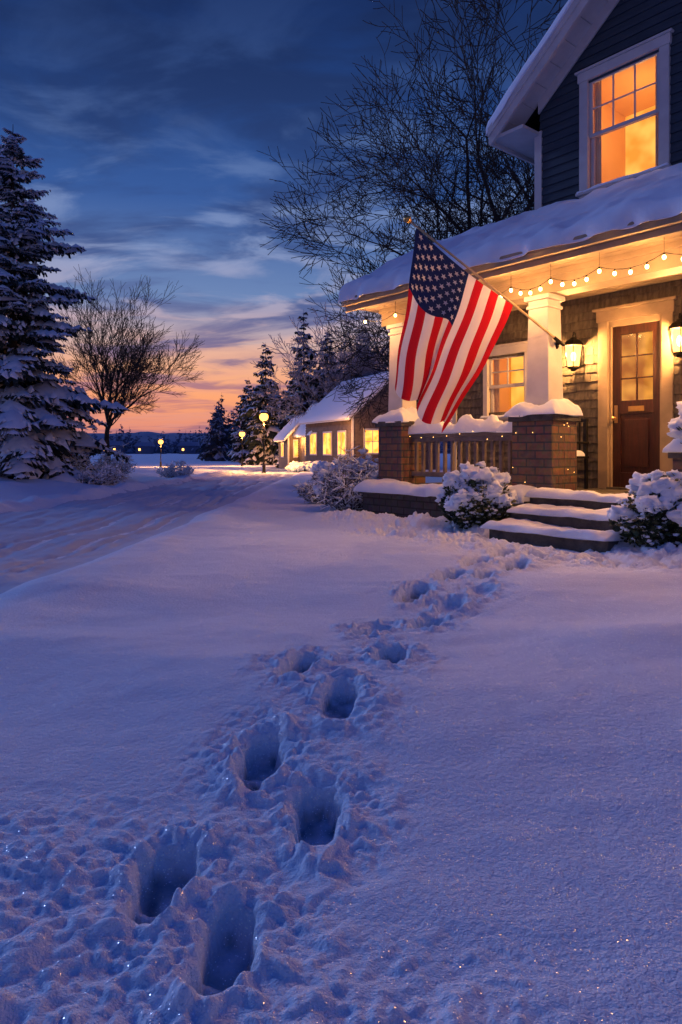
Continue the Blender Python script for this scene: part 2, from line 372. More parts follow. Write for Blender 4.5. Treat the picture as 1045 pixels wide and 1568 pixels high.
col(.22, .25, 1.44, 2.92, .155, .135); col(2.715, .26, 1.44, 2.92, .165, .14); col(6.67, .25, 1.44, 2.92, .16, .14)
mb.obj('porch_columns', [TRIM], house, bevel=.008)
mb = MB()
mb.box(-.1, 7.1, .11, .41, 2.92, 3.18, 0); mb.box(-.13, 7.13, .08, .44, 3.12, 3.19, 0)
mb.box(.07, .37, .44, BW, 2.92, 3.18, 0)
mb.box(-.3, 7.3, -.36, BW, 3.19, 3.24, 1)
for i in range(14): mb.box(-.3, 7.3, -.36+i*.15, -.36+i*.15+.135, 3.178, 3.19, 1)
mb.box(-.32, 7.32, -.42, -.36, 3.12, 3.29, 0); mb.box(-.33, 7.33, -.50, -.42, 3.19, 3.30, 0); mb.box(-.33, 7.33, -.515, -.50, 3.27, 3.305, 0)
mb.obj('porch_beam_and_eave', [TRIMW, TRIMW], house, bevel=.006)
mb = MB()
def rz(b): return 3.28+(b+.42)*(4.42-3.28)/2.16
def slope(s0, s1, b0, b1, t, mi):
    mb.hexa([(s0, b0, rz(b0)), (s1, b0, rz(b0)), (s1, b1, rz(b1)), (s0, b1, rz(b1)), (s0, b0, rz(b0)+t), (s1, b0, rz(b0)+t), (s1, b1, rz(b1)+t), (s0, b1, rz(b1)+t)], mi)
slope(-.32, 7.32, -.44, BW, .05, 0)
slope(-.36, -.32, -.46, BW, .06, 1)
mb.hexa([(-.36, -.42, 3.1), (-.32, -.42, 3.1), (-.32, BW, rz(BW)-.2), (-.36, BW, rz(BW)-.2), (-.36, -.42, 3.29), (-.32, -.42, 3.29), (-.32, BW, rz(BW)), (-.36, BW, rz(BW))], 1)
mb.hexa([(-.32, BW, 4.40), (1.66, BW, 4.40), (1.66, 4.6, 3.0), (-.32, 4.6, 3.0), (-.32, BW, 4.47), (1.66, BW, 4.47), (1.66, 4.6, 3.07), (-.32, 4.6, 3.07)], 0)
mb.add([(.05, .1, 3.24), (.05, 4.2, 3.24), (.05, BW, 4.38), (.07, .1, 3.24), (.07, 4.2, 3.24), (.07, BW, 4.38)], [(0, 1, 2), (3, 4, 5)], 2)
mb.obj('porch_roof', [METAL, TRIM, SIDE], house)
mb = MB()
slab(mb, lambda a, b: (-.40+7.75*a, -.55+(BW+.53)*b, rz(-.55+(BW+.53)*b)+.052), 7.75, 2.3, 200, 44, .19, .12, .45, 3, fq=2.6, wav=.07)
slab(mb, lambda a, b: (-.38+2.04*a, 1.6+3.1*b, 4.48-(max(0, 3.1*b-.14))*.49), 2.04, 3.1, 24, 24, .14, .12, .2, 4)
mb.obj('porch_roof_snow', [SNOW], house, smooth=True)
def seg(s0, s1, holes):
    out = [(s0, s1)]
    for (a, b) in holes:
        n = []
        for (p, q) in out:
            if b <= p or a >= q: n.append((p, q)); continue
            if a > p: n.append((p, a))
            if b < q: n.append((b, q))
        out = n
    return out
DO = (2.66, 3.60, .40, 2.90); PW = (.70, 1.42, 1.55, 2.50); UW = (2.46, 3.48, 4.68, 6.22)
mb = MB(); z = .474; r = 0
while z < 3.19:
    hh = .125; holes = [(h[0], h[1]) for h in (DO, PW) if z+hh*.5 > h[2] and z+hh*.5 < h[3]]
    for (a, b) in seg(.05, 7.0, holes):
        x = a
        while x < b-.001:
            w = min(R.uniform(.09, .22), b-x)
            if b-x-w < .04: w = b-x
            j = R.uniform(0, .010); zj = R.uniform(-.008, .008)
            mb.hexa([(x+.002, BW-.026-j, z+zj), (x+w-.002, BW-.026-j, z+zj), (x+w-.002, BW+.01, z+zj), (x+.002, BW+.01, z+zj), (x+.002, BW-.004, z+hh+.015), (x+w-.002, BW-.004, z+hh+.015), (x+w-.002, BW+.01, z+hh+.015), (x+.002, BW+.01, z+hh+.015)], 0)
            x += w
    z += hh
for (a, b) in seg(.05, 7.0, [(DO[0], DO[1])]): mb.box(a, b, BW+.012, BW+.03, .3, PW[2], 0)
for (a, b) in seg(.05, 7.0, [(DO[0], DO[1]), (PW[0], PW[1])]): mb.box(a, b, BW+.012, BW+.03, PW[2], PW[3], 0)
for (a, b) in seg(.05, 7.0, [(DO[0], DO[1])]): mb.box(a, b, BW+.012, BW+.03, PW[3], DO[3], 0)
mb.box(.05, 7, BW+.012, BW+.03, DO[3], 3.2, 0)
mb.box(-.03, .05, BW-.05, BW+.03, .40, 3.19, 1)
mb.box(.02, .05, BW+.03, 4.4, 0, 3.25, 0); mb.box(.05, 1.66, 4.35, 4.4, 0, 3.25, 0)
mb.obj('porch_wall', [SHING, TRIM], house)
SL = .846
def zu(s): return 5.72+SL*((s-1.1) if s <= 4.0 else (6.9-s))
mb = MB(); z = 4.2
while z < 8.0:
    hh = .125; zm = z+hh
    s0 = 1.66; s1 = 6.34
    if zm > zu(1.66): s0 = 1.1+(zm-5.72)/SL; s1 = 8.0-s0
    if s0 < s1:
        holes = [(UW[0], UW[1])] if z+hh*.5 > UW[2] and z+hh*.5 < UW[3] else []
        for (a, b) in seg(s0, s1, holes):
            mb.hexa([(a, BW-.024, z), (b, BW-.024, z), (b, BW+.02, z), (a, BW+.02, z), (a, BW-.002, z+hh+.012), (b, BW-.002, z+hh+.012), (b, BW+.02, z+hh+.012), (a, BW+.02, z+hh+.012)], 0)
    z += hh
mb.box(1.66, 1.72, BW+.02, 7, 2.5, 6.15, 0); mb.box(6.28, 6.34, BW+.02, 7, 0, 6.15, 0); mb.box(1.66, 6.34, 6.95, 7, 0, 6.2, 0)
mb.box(1.58, 1.70, BW-.035, BW+.06, 4.3, 5.80, 1)
mb.obj('upper_wall_siding', [SIDE, TRIM], house)
mb = MB(); bF = 1.27
for sgn in (0, 1):
    def mp(s): return s if sgn == 0 else 8.0-s
    def pl(s0, s1, b0, b1, d0, d1, mi):
        z0, z1 = zu(s0), zu(s1)
        mb.hexa([(mp(s0), b0, z0+d0), (mp(s1), b0, z1+d0), (mp(s1), b1, z1+d0), (mp(s0), b1, z0+d0), (mp(s0), b0, z0+d1), (mp(s1), b0, z1+d1), (mp(s1), b1, z1+d1), (mp(s0), b1, z0+d1)], mi)
    pl(1.1, 4.0, bF+.03, 7.3, .05, .17, 0)
    pl(1.1, 4.0, bF-.02, bF+.03, -.07, .17, 1)
    pl(1.08, 4.0, bF-.045, bF-.02, .08, .21, 1)
    pl(1.66, 4.0, BW-.06, BW-.03, -.14, .05, 1)
    for i in range(12): pl(1.1+i*.24, 1.1+i*.24+.232, bF+.03, BW-.02, .035, .05, 2)
    mb.box(min(mp(1.1), mp(1.66)), max(mp(1.1), mp(1.66)), bF+.03, 7.2, 5.74, 5.79, 1)
    mb.box(min(mp(1.06), mp(1.10)), max(mp(1.06), mp(1.10)), bF, 7.3, 5.68, 5.90, 1)
mb.obj('gable_roof', [METAL, TRIM, TRIM], house)
mb = MB()
slab(mb, lambda a, b: (1.02+2.98*a, bF-.07+6.1*b, zu(1.02+2.98*a)+.19), 2.98, 6.1, 40, 40, .20, .12, .35, 6, fq=2.5, wav=.06)
slab(mb, lambda a, b: (6.98-2.98*a, bF-.07+6.1*b, zu(6.98-2.98*a)+.19), 2.98, 6.1, 30, 20, .19, .12, .25, 7, wav=.03)
mb.obj('gable_roof_snow', [SNOW], house, smooth=True)
def window(name, o, dep, tw, upper_grid, cap=.05):
    s0, s1, z0, z1 = o
    mb = MB(); F = BW-.055
    mb.box(s0-tw, s0+.005, F, BW+.03, z0-.02, z1+.01, 0); mb.box(s1-.005, s1+tw, F, BW+.03, z0-.02, z1+.01, 0)
    mb.box(s0-tw-.02, s1+tw+.02, F-.012, BW+.03, z1+.01, z1+.14, 0); mb.box(s0-tw-cap, s1+tw+cap, F-.04, BW+.03, z1+.14, z1+.17, 0)
    mb.box(s0-tw-.03, s1+tw+.03, F-.05, BW+.03, z0-.06, z0-.02, 0); mb.box(s0-tw, s1+tw, F, BW+.03, z0-.14, z0-.06, 0)
    zm = (z0+z1)/2+.0; fr = .05
    def sash(a0, a1, b0, c0, c1):
        mb.box(a0, a0+fr, b0, b0+.04, c0, c1, 1); mb.box(a1-fr, a1, b0, b0+.04, c0, c1, 1)
        mb.box(a0+fr, a1-fr, b0, b0+.04, c0, c0+fr, 1); mb.box(a0+fr, a1-fr, b0, b0+.04, c1-fr, c1, 1)
    sash(s0+.005, s1-.005, BW-.01, zm-.03, z1+.01); sash(s0+.005, s1-.005, BW+.035, z0-.02, zm+.03)
    nx, nz = upper_grid
    for i in range(1, nx):
        x = s0+fr+(s1-s0-2*fr)*i/nx; mb.box(x-.010, x+.010, BW, BW+.025, zm+.02, z1-.04, 1)
    for i in range(1, nz):
        zz = zm+.02+(z1-.04-zm-.02)*i/nz; mb.box(s0+fr, s1-fr, BW+.002, BW+.023, zz-.010, zz+.010, 1)
    mb.obj(name+'_frame', [TRIM, TRIM], house, bevel=.004)
    mb = MB(); mb.add([(s0, BW+.015, z0), (s1, BW+.015, z0), (s1, BW+.015, z1), (s0, BW+.015, z1)], [(0, 1, 2, 3)])
    mb.obj(name+'_glass', [GLASS], house)
    mb = MB(); a0, a1, c0, c1 = s0-.3, s1+1.2, z0-.5, z1+.12; B0 = BW+.085; B1 = BW+dep
    P = [(a0, B0, c0), (a1, B0, c0), (a1, B1, c0), (a0, B1, c0), (a0, B0, c1), (a1, B0, c1), (a1, B1, c1), (a0, B1, c1)]
    mb.add(P, [(0, 1, 2, 3), (4, 5, 6, 7), (1, 2, 6, 5), (3, 0, 4, 7)], 0); mb.add(P, [(3, 2, 6, 7)], 1)
    mb.box(a0, s0-.001, B0-.02, B0, c0, c1, 0); mb.box(s1+.001, a1, B0-.02, B0, c0, c1, 0)
    mb.box(s0+.75, s0+1.15, B1-.04, B1-.02, z0+.55, z0+.95, 2)
    mb.box(s0+.1, s0+.5, B1-.3, B1-.02, c0, z0+.25, 2)
    for (ca, cb) in ((s0+.01, s0+.13), (s1-.13, s1-.01)):
        n = 14; vs = []
        for i in range(n+1):
            x = ca+(cb-ca)*i/n; yy = B0+.03+.015*math.sin(i*1.7); vs += [(x, yy, z0-.1), (x, yy, z1+.05)]
        mb.add(vs, [(2*i, 2*i+2, 2*i+3, 2*i+1) for i in range(n)], 3)
    mb.obj(name+'_room', [ROOMW, GLOW, DOORM, CURT], house)
    return
window('upper_window', UW, 1.6, .125, (3, 2))
window('porch_window', PW, 1.0, .08, (2, 2), .03)
mb = MB(); mb.lathe((3.35, BW+.75, 4.55), [(.03, 0), (.03, .25), (.02, .32)], 10, 1); mb.lathe((3.35, BW+.75, 4.8), [(.17, 0), (.11, .25)], 14, 0)
mb.lathe((1.15, BW+.6, 1.45), [(.03, 0), (.03, .3)], 8, 1); mb.lathe((1.15, BW+.6, 1.72), [(.13, 0), (.08, .2)], 12, 0)
mb.obj('interior_lamps', [SHADE, METAL], house, smooth=True)
point('upper_room_light', (2.9, BW+.7, 5.75), 16, (1, .55, .2), .1, house)
point('porch_room_light', (1.1, BW+.5, 2.3), 7, (1, .5, .16), .08, house)
mb = MB(); F = BW-.05
d0, d1 = 2.80, 3.47; dz0, dz1 = .50, 2.70
mb.box(2.62, 2.765, F, BW+.05, .474, 2.78, 0); mb.box(3.505, 3.65, F, BW+.05, .474, 2.78, 0)
mb.box(2.60, 3.67, F-.01, BW+.05, 2.78, 2.93, 0); mb.box(2.56, 3.71, F-.05, BW+.05, 2.93, 2.965, 0)
mb.box(2.765, 2.80, BW-.02, BW+.10, .474, 2.74, 0); mb.box(3.47, 3.505, BW-.02, BW+.10, .474, 2.74, 0); mb.box(2.765, 3.505, BW-.02, BW+.1, 2.70, 2.78, 0)
mb.box(2.76, 3.51, BW-.08, BW+.1, .474, .50, 3)
D = BW+.02
mb.box(d0, d0+.11, D, D+.045, dz0, dz1, 1); mb.box(d1-.11, d1, D, D+.045, dz0, dz1, 1)
mb.box(d0+.11, d1-.11, D, D+.045, dz1-.12, dz1, 1); mb.box(d0+.11, d1-.11, D, D+.045, 1.50, 1.68, 1); mb.box(d0+.11, d1-.11, D, D+.045, dz0, dz0+.2, 1)
mb.box(d0+.11, d1-.11, D+.018, D+.04, dz0+.2, 1.50, 1)
mb.box(d0+.17, d1-.17, D+.004, D+.02, dz0+.28, 1.42, 1)
xm = (d0+d1)/2; mb.box(xm-.011, xm+.011, D+.01, D+.035, 1.68, dz1-.12, 1)
for i in (1, 2):
    zz = 1.68+(dz1-.12-1.68)*i/3; mb.box(d0+.11, d1-.11, D+.012, D+.033, zz-.010, zz+.010, 1)
mb.box(xm-.11, xm+.11, D-.008, D+.002, 1.53, 1.60, 2)
mb.box(d0+.03, d0+.075, D-.01, D+.002, 1.38, 1.62, 2); mb.tube((d0+.052, D-.01, 1.44), (d0+.052, D-.06, 1.44), .01, .01, 8, 2, True); mb.blob((d0+.052, D-.07, 1.44), (.03, .025, .03), 2, 0, 0, 2)
mb.obj('front_door', [TRIMW, DOORM, BRASS, STONE], house, bevel=.005)
mb = MB(); mb.add([(d0+.1, D+.02, 1.66), (d1-.1, D+.02, 1.66), (d1-.1, D+.02, 2.6), (d0+.1, D+.02, 2.6)], [(0, 1, 2, 3)], 0)
mb.add([(d0-.02, D+.25, .5), (d1+.2, D+.25, .5), (d1+.2, D+.25, 2.75), (d0-.02, D+.25, 2.75)], [(0, 1, 2, 3)], 1)
mb.obj('door_glass', [GLASS, emat('hall_glow', (1, .40, .06), .95, (.5, .14, .015), 2.5)], house)
mb = MB(); 
mb.box(.47, 2.43, .17, .29, 1.20, 1.26, 0); mb.box(.47, 2.43, .20, .26, 1.13, 1.20, 0); mb.box(.47, 2.43, .19, .27, .62, .69, 0)
n = 14
for i in range(n):
    s = .47+(2.43-.47)*(i+.5)/n; mb.box(s-.022, s+.022, .206, .254, .69, 1.13, 0)
for s in (1.1, 1.8): mb.box(s-.03, s+.03, .2, .26, .474, .62, 0)
mb.obj('porch_railing', [RAIL], house, bevel=.006)
mb = MB()
slab(mb, lambda a, b: (.45+2.0*a, .12+.22*b, 1.258), 2.0, .22, 70, 10, .155, .10, 1.0, 12, fq=7, wav=.035)
slab(mb, lambda a, b: (-.13+3.0*a, -.42+.50*b, .40), 3.0, .5, 60, 14, .14, .10, .5, 13, fq=3, wav=.05)
slab(mb, lambda a, b: (4.4+2.6*a, -.42+.50*b, .38), 2.6, .5, 50, 14, .14, .10, .5, 14, fq=3, wav=.05)
for (s0, s1, zt, sd) in ((-.09, .53, 1.44, 1), (2.37, 3.06, 1.44, 2), (4.36, 5.01, 1.0, 3), (6.34, 7.0, 1.44, 5)):
    slab(mb, lambda a, b: (s0+(s1-s0)*a, -.08+.66*b, zt), s1-s0, .66, 24, 24, .17, .18, .7, 15+sd, fq=6, wav=.04)
for (b0, b1, zt, sd) in ((-1.16, -.72, .158, 1), (-.78, -.36, .316, 2), (-.41, .10, .474, 3)):
    slab(mb, lambda a, b: (2.90+1.46*a, b0+(b1-b0)*b, zt), 1.46, b1-b0, 44, 12, .06, .05, .9, 25+sd, fq=5, wav=.05)
slab(mb, lambda a, b: (4.2+2.6*a, .0+.9*b, .474), 2.6, .9, 30, 12, .05, .1, .6, 30, fq=3)
for (o, tw) in ((UW, .14), (PW, .09)):
    slab(mb, lambda a, b: (o[0]-tw+(o[1]-o[0]+2*tw)*a, BW-.11+.07*b, o[2]-.02), 1.2, .07, 24, 6, .028, .03, .8, 33, fq=6, wav=.01)
mb.obj('porch_snow', [SNOW], house, smooth=True)

# ------------------------------------------------------------ wall lanterns
WARM = (1, .42, .12)
def lantern(s, z, e):
    x, y = to_world(s, BW-.02)
    L = empty('wall_lantern', (x, y, z), math.atan2(-.768, .64))
    mb = MB(); c = -.17
    mb.box(-.055, .055, -.02, 0, -.16, .12, 0)
    mb.path([(0, -.02, .05), (0, -.07, .12), (0, -.13, .30), (0, c, .31), (0, c, .24)], .011, 6, 0)
    mb.path([(0, -.02, -.1), (0, -.08, -.15), (0, c+.03, -.2)], .009, 6, 0)
    mb.lathe((0, c, 0), [(.035, -.235), (.05, -.21), (.09, -.20), (.085, -.18), (.1, -.175)], 6, 0)
    mb.lathe((0, c, 0), [(.15, .12), (.155, .135), (.10, .19), (.05, .215), (.045, .235), (.015, .25), (.02, .27), (.005, .29)], 6, 0)
    for i in range(6):
        t = 2*math.pi*i/6; mb.tube((.095*math.cos(t), c+.095*math.sin(t), -.18), (.135*math.cos(t), c+.135*math.sin(t), .125), .007, .007, 5, 0)
    mb.obj('lantern_frame', [METAL], L)
    mb = MB(); k = 6; vs = []
    for (r, zz) in ((.09, -.175), (.13, .12)):
        for i in range(k):
            t = 2*math.pi*i/k; vs.append((r*math.cos(t), c+r*math.sin(t), zz))
    mb.add(vs, [(i, (i+1) % k, k+(i+1) % k, k+i) for i in range(k)], 0); mb.blob((0, c, -.03), (.035, .035, .07), 2, 0, 0, 1)
    mb.obj('lantern_glass_and_bulb', [LAMPG, BULB], L, smooth=False)
    point('lantern_light', (0, c-.03, .0), e, WARM, .045, L)
lantern(2.33, 2.36, 560); lantern(3.80, 2.40, 640)

# ------------------------------------------------------------ string lights (hung under the gutter)
SLE = empty('string_lights', (AX, AY, 0), math.atan2(-.768, .64))
mb = MB(); hooks = [-.05, .6, 1.3, 2.0, 2.6, 3.15, 3.75, 4.45, 5.2, 6.0, 6.9]; bulbs = []; BS = -.27
for a, b in zip(hooks[:-1], hooks[1:]):
    pts = []
    for i in range(9):
        t = i/8; pts.append((a+(b-a)*t, BS, 2.99-.08*4*t*(1-t)))
    mb.path(pts, .0035, 5, 0); mb.tube((a, BS, 2.99), (a, BS, 3.18), .0025, .0025, 4, 0)
    for t in (.0, .25, .5, .75):
        if a < 2 and t > .1: continue
        bulbs.append((a+(b-a)*t, BS, 2.99-.32*t*(1-t)-.04))
for (s, b, z) in bulbs:
    mb.tube((s, b, z+.04), (s, b, z+.012), .008, .010, 6, 0, True); mb.blob((s, b, z-.006), (.019, .019, .024), 2, 0, 0, 1)
for i in range(9):
    s = .5+1.9*i/8; mb.blob((s, .12+.02*R.random(), 1.20+.06*R.uniform(-1, 1)), (.006, .006, .006), 1, 0, 0, 2)
for i in range(4): mb.blob((2.43+.57*R.random(), -.045, .6+.8*R.random()), (.005, .005, .005), 1, 0, 0, 2)
for i in range(6): mb.blob((3.02, -.0+.5*R.random(), .6+.8*R.random()), (.005, .005, .005), 1, 0, 0, 2)
mb.obj('wires_and_bulbs', [METAL, BULB, emat('fairy_bulb_mat', (1, .5, .12), 7)], SLE, smooth=True)
for s in (.0, 1.3, 2.6, 3.4, 4.2, 5.2, 6.2):
    point('bulb_light', (s, BS, 2.85), 23, WARM, .05, SLE)

# ------------------------------------------------------------ flag
flag = empty('american_flag', (0, 0, 0))
P0 = Vector((2.717, 8.384, 2.31)); P1 = Vector((.784, 7.74, 3.60))
mb = MB(); mb.tube(P0, P1, .016, .012, 10, 0, True)
dd = (P1-P0).normalized()
mb.blob(P1+dd*.04, (.045, .045, .045), 2, 0, 0, 1); mb.tube(P1-dd*.01, P1+dd*.02, .02, .03, 8, 1, True)
mb.tube(P0-dd*.03, P0+dd*.14, .024, .022, 8, 2, True)
q = Vector((*to_world(2.86, .3), 2.31)); mb.tube(P0+dd*.03, q, .02, .02, 6, 2, True); mb.blob(q, (.035, .035, .06), 2, 0, 0, 2)
mb.obj('flag_pole', [POLE, BRASS, METAL], flag, smooth=True)
HT = P0.lerp(P1, .965); HB = P0.lerp(P1, .345)
HT = HT+Vector((0, 0, -.02)); HB = HB+Vector((0, 0, -.02))
ET = Vector((.62, 7.62, 1.72)); EB = Vector((1.20, 7.86, 1.20))
def FP(p, q):
    a = HT.lerp(HB, p); b = ET.lerp(EB, p); v = a.lerp(b, q)
    am = .16*(q**.8)
    ph = 2*math.pi*(2.1*p+.25*q)+.6
    v = v+Vector((.40*am*math.cos(ph)*1.0, -am*math.sin(ph), 0))
    v += Vector((.0, -.10*math.sin(math.pi*q)*1.0, -.03*math.sin(math.pi*p)*(1-q)))
    v += Vector((.06*math.sin(math.pi*q)*(p-.3), .03*math.sin(9*q+4*p), .06*q*math.sin(ph+.6)+.02*math.sin(15*p)*q))
    v.x += .014*math.sin(14*q+7*p)*q
    return v
mb = MB(); NP, NQ = 78, 80
vs = [FP(i/NP, j/NQ) for i in range(NP+1) for j in range(NQ+1)]; o = 0
mb.v = [tuple(v) for v in vs]
for i in range(NP):
    for j in range(NQ):
        n = NQ+1; mb.f.append((i*n+j, (i+1)*n+j, (i+1)*n+j+1, i*n+j+1))
        st = i*13//NP; mb.m.append(2 if (st < 7 and j < 34) else (0 if st % 2 == 0 else 1))
mb.obj('flag_cloth', [clothmat('flag_red', (.50, .015, .025)), clothmat('flag_white', (.78, .74, .70)), clothmat('flag_blue', (.012, .022, .085))], flag, smooth=True)
mb = MB()
for r in range(9):
    for c in range(11):
        if (r+c) % 2: continue
        pc = (r+1)/10*(7/13); qc = (c+1)/12*.425
        for sg in (-1, 1):
            vs = []
            for k in range(11):
                if k == 10: dp = dq = 0
                else:
                    rr = .040 if k % 2 == 0 else .017; t = 2*math.pi*k/10; dp = rr*math.cos(t)/1.45; dq = rr*math.sin(t)/1.85
                p, q = pc+dp, qc+dq
                e = .004; nn = (FP(p+e, q)-FP(p-e, q)).cross(FP(p, q+e)-FP(p, q-e)).normalized(); vs.append(FP(p, q)+nn*.005*sg)
            mb.add(vs, [(k, (k+1) % 10, 10) for k in range(10)])
mb.obj('flag_stars', [clothmat('flag_star_white', (.82, .80, .78))], flag)

# ------------------------------------------------------------ chair on the porch
x, y = to_world(2.30, 1.35); ch = empty('porch_chair', (x, y, .474), math.atan2(-.768, .64)-.3)
mb = MB()
for (a, b) in ((-.22, -.2), (.22, -.2), (-.22, .2), (.22, .2)): mb.box(a-.02, a+.02, b-.02, b+.02, 0, .42 if b < 0 else .95)
mb.box(-.25, .25, -.23, .23, .42, .45)
for i in range(5): mb.box(-.18+i*.09-.012, -.18+i*.09+.012, .19, .21, .45, .92)
mb.box(-.25, .25, .18, .22, .92, .97); mb.box(-.26, -.2, -.24, .22, .62, .65); mb.box(.2, .26, -.24, .22, .62, .65)
for a in (-.23, .23): mb.box(a-.015, a+.015, -.22, -.19, .45, .62)
mb.obj('chair_frame', [METAL], ch, bevel=.005)
mb = MB(); slab(mb, lambda a, b: (-.24+.48*a, -.22+.4*b, .45), .48, .4, 14, 14, .07, .07, .3, 40, fq=5); mb.obj('chair_snow', [SNOW], ch, smooth=True)

# ------------------------------------------------------------ vegetation
def limb_tree(mb, base, Hh, r0, seed, levels=6, lean=(0, 0), spread=.75, trunk=.28, mi=0, mi2=None, up=.06, minr=.006, wander=.09, lf=(.55, .78), side=.8):
    rr = random.Random(seed)
    def rv(): return Vector((rr.gauss(0, 1), rr.gauss(0, 1), rr.gauss(0, 1)))
    def br(p, d, L, r, lv):
        n = 5 if lv == 0 else (4 if lv < 3 else 3); r1 = r
        for i in range(n):
            d = (d+rv()*wander+Vector((0, 0, up))*(1 if lv > 0 else .5)).normalized()
            q = p+d*L/n; r2 = max(minr, r*(1-.38*(i+1)/n))
            mb.tube(p, q, r1, r2, 8 if lv < 2 else (5 if lv < 4 else 3), mi if (mi2 is None or lv < 3) else mi2)
            p = q; r1 = r2
            if lv < levels and i >= (n-2 if lv == 0 else 0) and i < n-1 and rr.random() < side:
                ax = d.cross(rv()).normalized(); a = rr.uniform(.6, 1.0)*spread*1.15
                nd = (Matrix.Rotation(a, 3, ax) @ d).normalized(); br(p, nd, L*rr.uniform(*lf)*.9, r2*.58, lv+1)
        if lv < levels:
            k = 5 if lv == 0 else 2; a0 = rr.random()*6.28
            for j in range(k):
                ax = d.orthogonal().normalized(); ax = Matrix.Rotation(a0+j*6.283/k+rr.uniform(-.4, .4), 3, d) @ ax
                a = (rr.uniform(.5, 1.0) if lv == 0 else rr.uniform(.3, .65))*spread
                nd = (Matrix.Rotation(a, 3, ax) @ d).normalized(); br(p, nd, L*rr.uniform(*lf)*(1.25 if lv == 0 else 1.08), r1*.72, lv+1)
    br(Vector(base), Vector((lean[0], lean[1], 1)).normalized(), Hh*trunk, r0, 0)

def spruce(mb, base, Hh, Rd, seed, whorls, nb, nt, sub, snow=.6, mis=(0, 1, 2), low=.06, fat=1., ex=.8, big=1.):
    rr = random.Random(seed); bx, by, bz = base
    N = 6
    for i in range(N): mb.tube((bx, by, bz+Hh*i/N), (bx, by, bz+Hh*(i+1)/N), Hh*.016*(1-i/N)+.01, Hh*.016*(1-(i+1)/N)+.008, 7, mis[2])
    for w in range(whorls):
        t = (w/whorls)**.95; z = Hh*(low+(1-low)*t)
        rad = Rd*((1-t)**ex)*rr.uniform(.72, 1.1)+Hh*.010
        a0 = rr.random()*6.28; nbb = max(4, int(nb*(1-.5*t)))
        for b in range(nbb):
            az = a0+6.283*b/nbb+rr.uniform(-.3, .3); r = rad*rr.uniform(.6, 1.15); z_ = z+rr.uniform(-.5, .5)*Hh/whorls
            if rr.random() < .08: continue
            ca, sa = math.cos(az), math.sin(az); dz0 = rr.uniform(-.05, .15)*r; droop = rr.uniform(.25, .6)*(1-.8*t)
            def bp(u): return Vector((bx+ca*r*u, by+sa*r*u, bz+z_+dz0*u+.25*r*t*u-droop*r*u**1.6+.12*r*max(0, u-.7)))
            if sub > 1: mb.tube(bp(0), bp(.85), .02+.008*r, .008, 4, mis[2])
            for i in range(nt):
                u = .12+.88*(i+rr.random()*.6)/nt; p = bp(min(1, u)); wd = fat*(r*.36*(1.05-u)**.7*rr.uniform(.7, 1.2)+.035*Hh/11)
                for sg in (-1, 1):
                    fw = rr.uniform(.35, .9); d = Vector((ca*fw-sa*sg, sa*fw+ca*sg, rr.uniform(-.5, -.05))).normalized()
                    for c in range(sub):
                        q = p+d*wd*(c/sub)*.8; l = wd*rr.uniform(.5, .95)/max(1, sub*.55); dd_ = (d+Vector((rr.gauss(0, .35), rr.gauss(0, .35), rr.uniform(-.6, .05)))).normalized()
                        wv = dd_.cross(Vector((rr.gauss(0, .4), rr.gauss(0, .4), 1))).normalized()*l*rr.uniform(.2, .36)*(1+.3*(fat-1))
                        m_ = q+dd_*l*.5; e_ = q+dd_*l; hang = Vector((0, 0, -l*.28))
                        mb.add([q, m_+wv+hang*.4, e_+hang, m_-wv+hang*.4], [(0, 1, 2, 3)], mis[0])
                        if sub > 1: mb.add([q, m_+hang*2.2, e_+hang*1.3], [(0, 1, 2)], mis[0])
                        if rr.random() < snow*.85:
                            o_ = Vector((0, 0, .022+l*.07)); w2 = wv*rr.uniform(.5, .95)*big
                            c0 = m_+o_+Vector((0, 0, l*.16*big))
                            mb.add([q+o_, m_+w2+hang*.4+o_*.2, e_*.8+m_*.2+hang*.8+o_*.3, m_-w2+hang*.4+o_*.2, c0], [(0, 1, 4), (1, 2, 4), (2, 3, 4), (3, 0, 4)], mis[1])
                if rr.random() < snow and u > .25:
                    sr = big*(wd*.5+.03*Hh/11)*rr.uniform(.5, 1.15)
                    vs = []
                    for kk in range(7):
                        ang = kk*.8976+rr.random()*.4; rad2 = sr*rr.uniform(.6, 1.15); vs.append(p+Vector((math.cos(ang)*rad2, math.sin(ang)*rad2, -.22*sr+rr.uniform(-.08, .05)*sr-droop*.35*rad2*math.cos(ang-az))))
                    vs.append(p+Vector((0, 0, .34*sr))); mb.add(vs, [(kk, (kk+1) % 7, 7) for kk in range(7)], mis[1])

mb = MB(); z0 = gh(-9.8, 20.5); spruce(mb, (-9.85, 20.5, z0), 10.8-z0, 3.7, 5, 24, 12, 9, 5, .80, fat=1.25, ex=.70, big=1.4)
mb.obj('spruce_tree', [NEEDLE, SNOWT, BARK], smooth=True)
mb = MB(); spruce(mb, (-14.6, 25, gh(-14.6, 25)), 9, 2.9, 6, 20, 9, 8, 3, .7, fat=1.4, big=1.3); mb.obj('spruce_tree', [NEEDLE, SNOWT, BARK], smooth=True)
mb = MB(); limb_tree(mb, (-8.25, 24, gh(-8.25, 24)-.1), 6.2, .12, 14, 6, (0, 0), .64, .30, up=.04, minr=.0065, wander=.09, side=.80)
mb.obj('bare_tree', [BARK], smooth=True); print('left tree', len(mb.f))
mb = MB(); limb_tree(mb, (5.2, 20.5, -.3), 15.4, .30, 23, 7, (-.16, 0), .95, .26, up=.03, minr=.010, wander=.10, side=.66)
mb.obj('bare_tree', [BARK], smooth=True); print('big tree', len(mb.f))
mb = MB(); limb_tree(mb, (6.6, 23.0, -.3), 14.8, .26, 37, 7, (-.10, 0), .9, .26, up=.035, minr=.011, wander=.10, side=.62)
